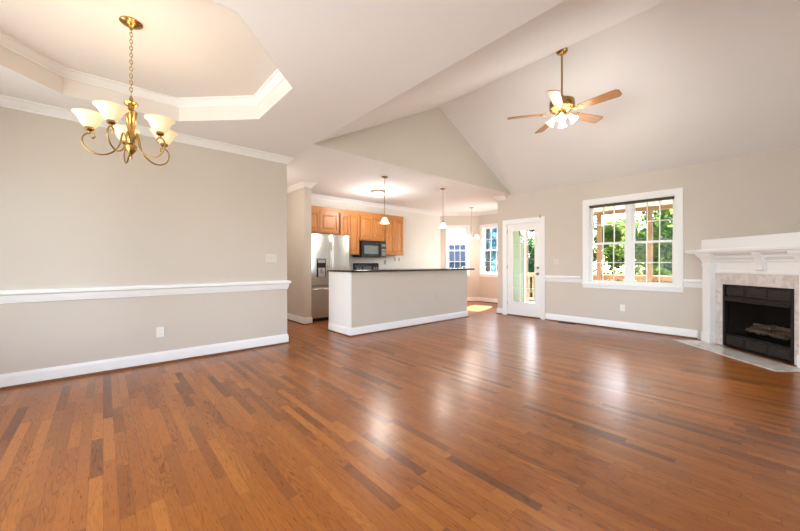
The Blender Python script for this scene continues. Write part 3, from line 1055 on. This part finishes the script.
# ceiling fan
FXc, FYc = 4.5, 1.905
fan = thing('ceiling_fan', (FXc, FYc, 2.95), 0, 'five-blade oak and brass ceiling fan with lit glass shades', 'ceiling fan')
fz = lambda z: z - 2.95
MB().lathe([(0, fz(4.0)), (.070, fz(3.965)), (.072, fz(3.95)), (.060, fz(3.93)), (.032, fz(3.915)), (.016, fz(3.905)), (0, fz(3.904))], 28).build('canopy', M['brass'], fan, smooth=35)
MB().lathe([(.0125, fz(3.34)), (.0125, fz(3.93))], 14).build('downrod', M['brass'], fan, smooth=60)
MB().lathe([(0, fz(3.37)), (.025, fz(3.37)), (.032, fz(3.345)), (.06, fz(3.325)), (.115, fz(3.315)), (.150, fz(3.295)), (.155, fz(3.235)), (.145, fz(3.215)), (.150, fz(3.20)), (.125, fz(3.175)), (.08, fz(3.160)), (0, fz(3.155))], 36).build('motor_housing', M['brass'], fan, smooth=35)
BA = math.radians(338.9)
for k in range(5):
    a = BA + k * 2 * PI / 5
    Ta = Matrix.Rotation(a, 4, 'Z')
    Tb = Ta @ Matrix.Translation((0, 0, fz(3.150))) @ Matrix.Rotation(math.radians(-13), 4, 'X')
    ar = MB()
    for s_ in (-1, 1):
        ar.tube([Ta @ Vector(p) for p in ((.11, s_ * .01, fz(3.18)), (.15, s_ * .025, fz(3.150)), (.19, s_ * .035, fz(3.147)), (.225, s_ * .03, fz(3.149)))], .006, 6)
    ar.prism([(.215, -.035), (.245, -.045), (.27, 0), (.245, .045), (.215, .035)], -.0095, -.0045, 'z', Tb)
    arm = ar.build('blade_arm', M['brass'], fan)
    pl = [(.215, -.054), (.60, -.072), (.650, -.072), (.680, -.045), (.680, .045), (.650, .072), (.60, .072), (.215, .054)]
    MB().prism(pl, -.004, .004, 'z', None).build('blade', M['blade'], arm)
    bl = arm.children[0]
    bl.matrix_local = Tb
MB().lathe([(0, fz(3.16)), (.05, fz(3.158)), (.058, fz(3.13)), (.050, fz(3.095)), (.03, fz(3.08)), (0, fz(3.075))], 24).build('light_fitter', M['brass'], fan, smooth=35)
for k in range(4):
    a = math.radians(20 + 90 * k)
    Ta = Matrix.Rotation(a, 4, 'Z')
    arm = MB().tube([Ta @ Vector(p) for p in ((.03, 0, fz(3.115)), (.065, 0, fz(3.12)), (.085, 0, fz(3.10)))], .009, 8).build('shade_arm', M['brass'], fan, smooth=60)
    Ts = Ta @ Matrix.Translation((.082, 0, fz(3.105))) @ Matrix.Rotation(math.radians(180 - 38), 4, 'Y')
    pr = [(.018, 0), (.026, .012), (.030, .04), (.036, .07), (.050, .098), (.058, .106)]
    sh = MB().lathe(pr + [(r - .003, z) for r, z in pr[::-1]], 20, T=Ts, cap=False).build('glass_shade', M['shade_hot'], arm, smooth=50)
    MB().lathe([(0, .02), (.016, .03), (.022, .06), (.014, .085), (0, .09)], 12, T=Ts).build('bulb', M['bulb'], sh, smooth=60)
    w = Vector((FXc, FYc, 2.95)) + (Ts @ Vector((0, 0, .13)))
    light('POINT', 'fan_bulb_light', w, 6, (1,.97,.94), shadow_soft_size=.17)

# pendants over the bar
def pendant(x, y, zb, label):
    r = thing('pendant_light', (x, y, zb), 0, label, 'pendant light', 'pendant lights over the bar')
    H = CZ - zb
    MB().lathe([(0, H), (.058, H), (.060, H - .010), (.040, H - .020), (.012, H - .030), (0, H - .031)], 24).build('canopy', M['bronze'], r, smooth=35)
    MB().lathe([(.006, .12), (.006, H - .02)], 10).build('rod', M['bronze'], r, smooth=60)
    MB().lathe([(0, .15), (.008, .15), (.018, .135), (.022, .115), (.022, .10), (0, .098)], 18).build('socket_cap', M['bronze'], r, smooth=35)
    pr = [(.022, .105), (.035, .095), (.052, .06), (.066, .030), (.084, .0)]
    sh = MB().lathe(pr + [(a - .003, b) for a, b in pr[::-1]], 28, cap=False).build('glass_shade', M['shade_hot'], r, smooth=50)
    MB().lathe([(0, .02), (.018, .03), (.024, .055), (.014, .085), (0, .095)], 12).build('bulb', M['bulb'], sh, smooth=60)
    light('POINT', 'pendant_bulb_light', (x, y, zb - .11), 14, (1, .92, .84), shadow_soft_size=.10)
    return r
pendant(3.80, 4.73, 1.90, 'nearer of two pendant lights over the bar, in front of the oak cabinets')
pendant(5.30, 4.66, 1.92, 'farther of two pendant lights over the bar, before the plain kitchen wall')

fm = thing('flush_ceiling_light', (4.43, 5.75, CZ), 0, 'round flush ceiling light with bronze rim and white glass bowl', 'ceiling light')
MB().lathe([(0, 0), (.15, 0), (.158, -.012), (.158, -.04), (.142, -.05), (0, -.05)], 32).build('rim', M['bronze'], fm, smooth=35)
MB().lathe([(.140, -.05), (.135, -.075), (.11, -.105), (.07, -.125), (.02, -.134), (0, -.135)], 32).build('glass_bowl', M['shade_hot'], fm, smooth=60)
light('POINT', 'flush_bulb_light', (4.43, 5.75, CZ - .36), 30, (1, .95, .90), shadow_soft_size=.14)

bc = thing('breakfast_chandelier', (7.70, 5.72, 1.85), 0, 'small three-light bronze chandelier hanging in the breakfast bay', 'chandelier')
H = CZ - 1.85
MB().lathe([(0, H), (.06, H), (.058, H - .015), (.02, H - .03), (0, H - .031)], 20).build('canopy', M['nickel'], bc, smooth=35)
MB().lathe([(.006, .30), (.006, H - .02)], 8).build('rod', M['nickel'], bc, smooth=60)
MB().lathe([(0, 0), (.012, .01), (.022, .03), (.012, .06), (.014, .14), (.026, .20), (.022, .26), (.012, .31), (0, .33)], 18).build('column', M['nickel'], bc, smooth=35)
for k in range(3):
    a = math.radians(-65 + 120 * k)
    Ta = Matrix.Rotation(a, 4, 'Z')
    arm = MB().tube([Ta @ Vector(p) for p in ((.01, 0, .06), (.05, 0, .02), (.10, 0, .03), (.14, 0, .08), (.145, 0, .12), (.135, 0, .14))], .006, 6).build('arm', M['nickel'], bc, smooth=60)
    c = Ta @ Vector((.135, 0, .13))
    MB().lathe([(.010, .022), (.026, .02), (.028, 0), (.012, -.004)], 14, c).build('socket_cap', M['nickel'], arm)
    pr = [(.024, 0), (.034, -.015), (.052, -.06), (.078, -.10)]
    MB().lathe(pr + [(q - .003, b) for q, b in pr[::-1]], 20, c, cap=False).build('glass_shade', M['shade_hot'], arm, smooth=50)
    w = Vector((7.70, 5.72, 1.85)) + c + Vector((0, 0, -.10))
    light('POINT', 'breakfast_bulb_light', w, 9, (1, .88, .76), shadow_soft_size=.03)

# ------------------------------------------------------------------ outside
PX = 10.0
struct(MB().box(-40, 90, -70, 90, -1.3, -1.2).build('ground', M['grass']))
struct(MB().prism([(BX + T, -2.5), (PX + .25, -2.5), (PX + .25, 5.45), (9.05, 5.45), (7.95, 4.28), (BX + T, 4.28)], -.14, -.04).build('porch_floor', M['deckfloor']))
struct(MB().prism([(BX + T, -2.5), (PX + .3, -2.5), (PX + .3, 5.5), (9.2, 5.5), (7.98, 4.28), (BX + T, 4.28)], 2.56, 2.62).build('porch_ceiling', M['porchceil']))
struct(MB().prism([(BX + T, -2.6), (PX + .45, -2.6), (PX + .45, 5.5), (9.2, 5.5), (7.99, 4.28), (BX + T, 4.28)], 2.73, 2.80).build('porch_roof', M['roof']))
struct(MB().box(PX - .05, PX + .10, -2.5, 5.45, 2.47, 2.56).build('porch_beam', M['deckwood']))
for i, (y, lb) in enumerate(((3.25, 'cedar porch post seen through left half of double window'), (2.13, 'slim cedar porch post seen through right half of double window'),
                             (5.36, 'cedar porch corner post beyond the glazed door'), (-.6, 'cedar porch post far right outside, beyond the fireplace corner'))):
    w = .05 if i != 1 else .045
    tag(MB().box(PX - w, PX + w, y - w, y + w, -.04, 2.47).build('porch_post', M['deckwood']), lb, 'post')
spans = ((5.30, 3.31, 'cedar porch railing section beyond the glazed door'), (3.19, 2.18, 'cedar porch railing section between the two posts behind the double window'),
         (2.08, -.54, 'cedar porch railing section seen through right half of double window'))
for y1, y0, lb in spans:
    r = thing('porch_railing', (PX, y0, -.04), 0, lb, 'railing')
    L = y1 - y0
    MB().box(-.06, .06, 0, L, .88, .92).build('top_rail', M['deckwood'], r)
    MB().box(-.025, .025, 0, L, .80, .88).build('under_rail', M['deckwood'], r)
    MB().box(-.025, .025, 0, L, .08, .14).build('bottom_rail', M['deckwood'], r)
    n = int(L / .125)
    for i in range(n):
        y = (i + .5) * L / n
        MB().box(-.016, .016, y - .018, y + .018, .14, .80).build('baluster', M['deckwood'], r)
# lap siding on the porch side of the bay, with a white corner board
mb = MB()
for i in range(24):
    z = -.04 + i * .11
    mb.prism([(4.28, z), (4.262, z), (4.272, z + .112), (4.28, z + .112)], BX + T + .001, 7.86, 'x')
struct(mb.build('wall_bay_siding', M['siding']))
struct(MB().box(7.86, 7.965, 4.245, 4.279, -.04, 2.62).build('trim_corner_board', M['trim']))
pl_ = thing('porch_wall_light', (7.70, 4.262, 1.93), 0, 'small lit porch wall lantern seen through the glazed door', 'wall light')
MB().box(-.04, .04, -.012, 0, -.07, .07).build('back_plate', M['blackmat'], pl_)
MB().lathe([(.02, -.06), (.045, -.05), (.055, .05), (.02, .07)], 16, (0, -.072, 0)).build('glass_globe', M['shade_hot'], pl_, smooth=60)

# trees
def foliage(n, R, H, z0, size, seed, cone=False):
    rnd = random.Random(seed)
    mb = MB()
    blobs = []
    for i in range(26):
        a = rnd.uniform(0, 2 * PI)
        zz = rnd.random()
        rr = R * (1 - zz if cone else math.sqrt(max(.05, 1 - (2 * zz - 1) ** 2))) * rnd.uniform(.35, .95)
        blobs.append((rr * math.cos(a), rr * math.sin(a), z0 + zz * H, R * rnd.uniform(.18, .36) * (1.2 - zz if cone else 1)))
    for i in range(n):
        bx, by, bz, br = rnd.choice(blobs)
        d = Vector((rnd.gauss(0, 1), rnd.gauss(0, 1), rnd.gauss(0, 1))).normalized() * br * rnd.uniform(.5, 1.1)
        c = Vector((bx, by, bz)) + d
        u = Vector((rnd.gauss(0, 1), rnd.gauss(0, 1), rnd.gauss(0, .6))).normalized()
        v_ = u.orthogonal().normalized()
        v_ = (Matrix.Rotation(rnd.uniform(0, 2 * PI), 3, u) @ v_)
        s_ = size * rnd.uniform(.6, 1.3)
        mb.add([c - u * s_, c + v_ * s_ * .5, c + u * s_, c - v_ * s_ * .5], [(0, 1, 2, 3)])
    return mb
def trunk(H, r, seed, R):
    rnd = random.Random(seed)
    mb = MB()
    pts = [Vector((rnd.uniform(-.1, .1) * i, rnd.uniform(-.1, .1) * i, H * i / 5)) for i in range(6)]
    mb.tube(pts, [r * (1 - .12 * i) for i in range(6)], 8)
    for i in range(7):
        z = H * rnd.uniform(.35, .95)
        a = rnd.uniform(0, 2 * PI)
        b = Vector((0, 0, z))
        mb.tube([b, b + Vector((math.cos(a) * R * .35, math.sin(a) * R * .35, R * .25)), b + Vector((math.cos(a) * R * .7, math.sin(a) * R * .7, R * .3))], [r * .35, r * .22, r * .1], 6)
    return mb
kinds = []
for nm, lm_, R, H, z0, n, size, cone, sd in (('maple_tree', 'leaf_yellow', 2.6, 7.0, .3, 9500, .13, False, 1), ('leafy_tree', 'leaf_green', 2.9, 8.5, .2, 10500, .14, False, 2), ('spruce_tree', 'leaf_teal', 2.7, 8.0, .4, 15000, .13, True, 3)):
    kinds.append((nm, foliage(n, R, H, z0, size, sd, cone), trunk(z0 + H * .75, .18, sd, R), M[lm_]))
protos = {}
def tree(k, x, y, s_, rz, label, group=None, slim=1.0):
    nm, fo, tr, lm_ = kinds[k]
    if k not in protos:
        r = thing(nm, (x, y, -1.2), rz, label, 'tree')
        fo.build('foliage', lm_, r)
        tr.build('trunk', M['bark'], r)
        protos[k] = r
    else:
        r = copy_tree(protos[k])
        r.location = (x, y, -1.2)
        r.rotation_euler = (0, 0, rz)
        r['label'] = label
    r.scale = (s_ * slim, s_ * slim, s_)
    if group:
        r['group'] = group
    return r
tree(0, 15.0, 2.4, .85, .3, 'yellow-green tree nearest to the porch, right half of double window')
tree(0, 18.5, 6.6, .85, 2.1, 'yellow-green tree outside the left half of the double window')
tree(1, 23.0, 3.6, .95, 1.0, 'tall green tree in the middle distance behind the porch posts')
tree(2, 19.5, -.5, .8, 0, 'blue-green spruce seen through right half of double window')
tree(1, 26.0, -3.0, 1.0, 4.0, 'broad green tree at far right beyond the porch')
tree(1, 27.5, 12.2, .85, 3.1, 'green tree far behind left half of double window')
tree(0, 30.0, 5.5, 1.1, 5.1, 'large yellow-green tree farthest behind the double window')
tree(1, 18.5, 10.2, .5, .7, 'green tree seen through the glazed door')
tree(2, 15.0, 10.15, .95, 1.6, 'spruce with cool blue-green cast filling the centre window of breakfast bay', slim=.50)
tree(2, 21.0, 14.0, .95, 3.6, 'second spruce with cool blue-green cast behind the one at the breakfast bay', slim=.55)
tree(1, 13.0, -3.4, .8, 1.3, 'green tree to the right of the porch, outside the frame edge')

# neighbour's house seen through the left window of the bay
nh = thing('neighbour_house', (24.5, 20.5, -1.2), math.radians(-48), "neighbour's blue-grey house seen through the left breakfast bay window", 'house')
MB().box(-4.5, 4.5, 0, 6, 0, 2.6).build('walls', M['housewall'], nh)
MB().prism([(-.4, 2.45), (6.4, 2.45), (3, 4.3)], -4.8, 4.8, 'x').build('roof', M['roof'], nh)
for x in (-3.2, -.9, 1.4, 3.4):
    w_ = MB().box(x - .45, x + .45, -.04, 0, .9, 2.1).build('window', M['trim'], nh)
    MB().box(x - .37, x + .37, -.05, -.04, .98, 2.02).build('pane', M['darkglass'], w_)
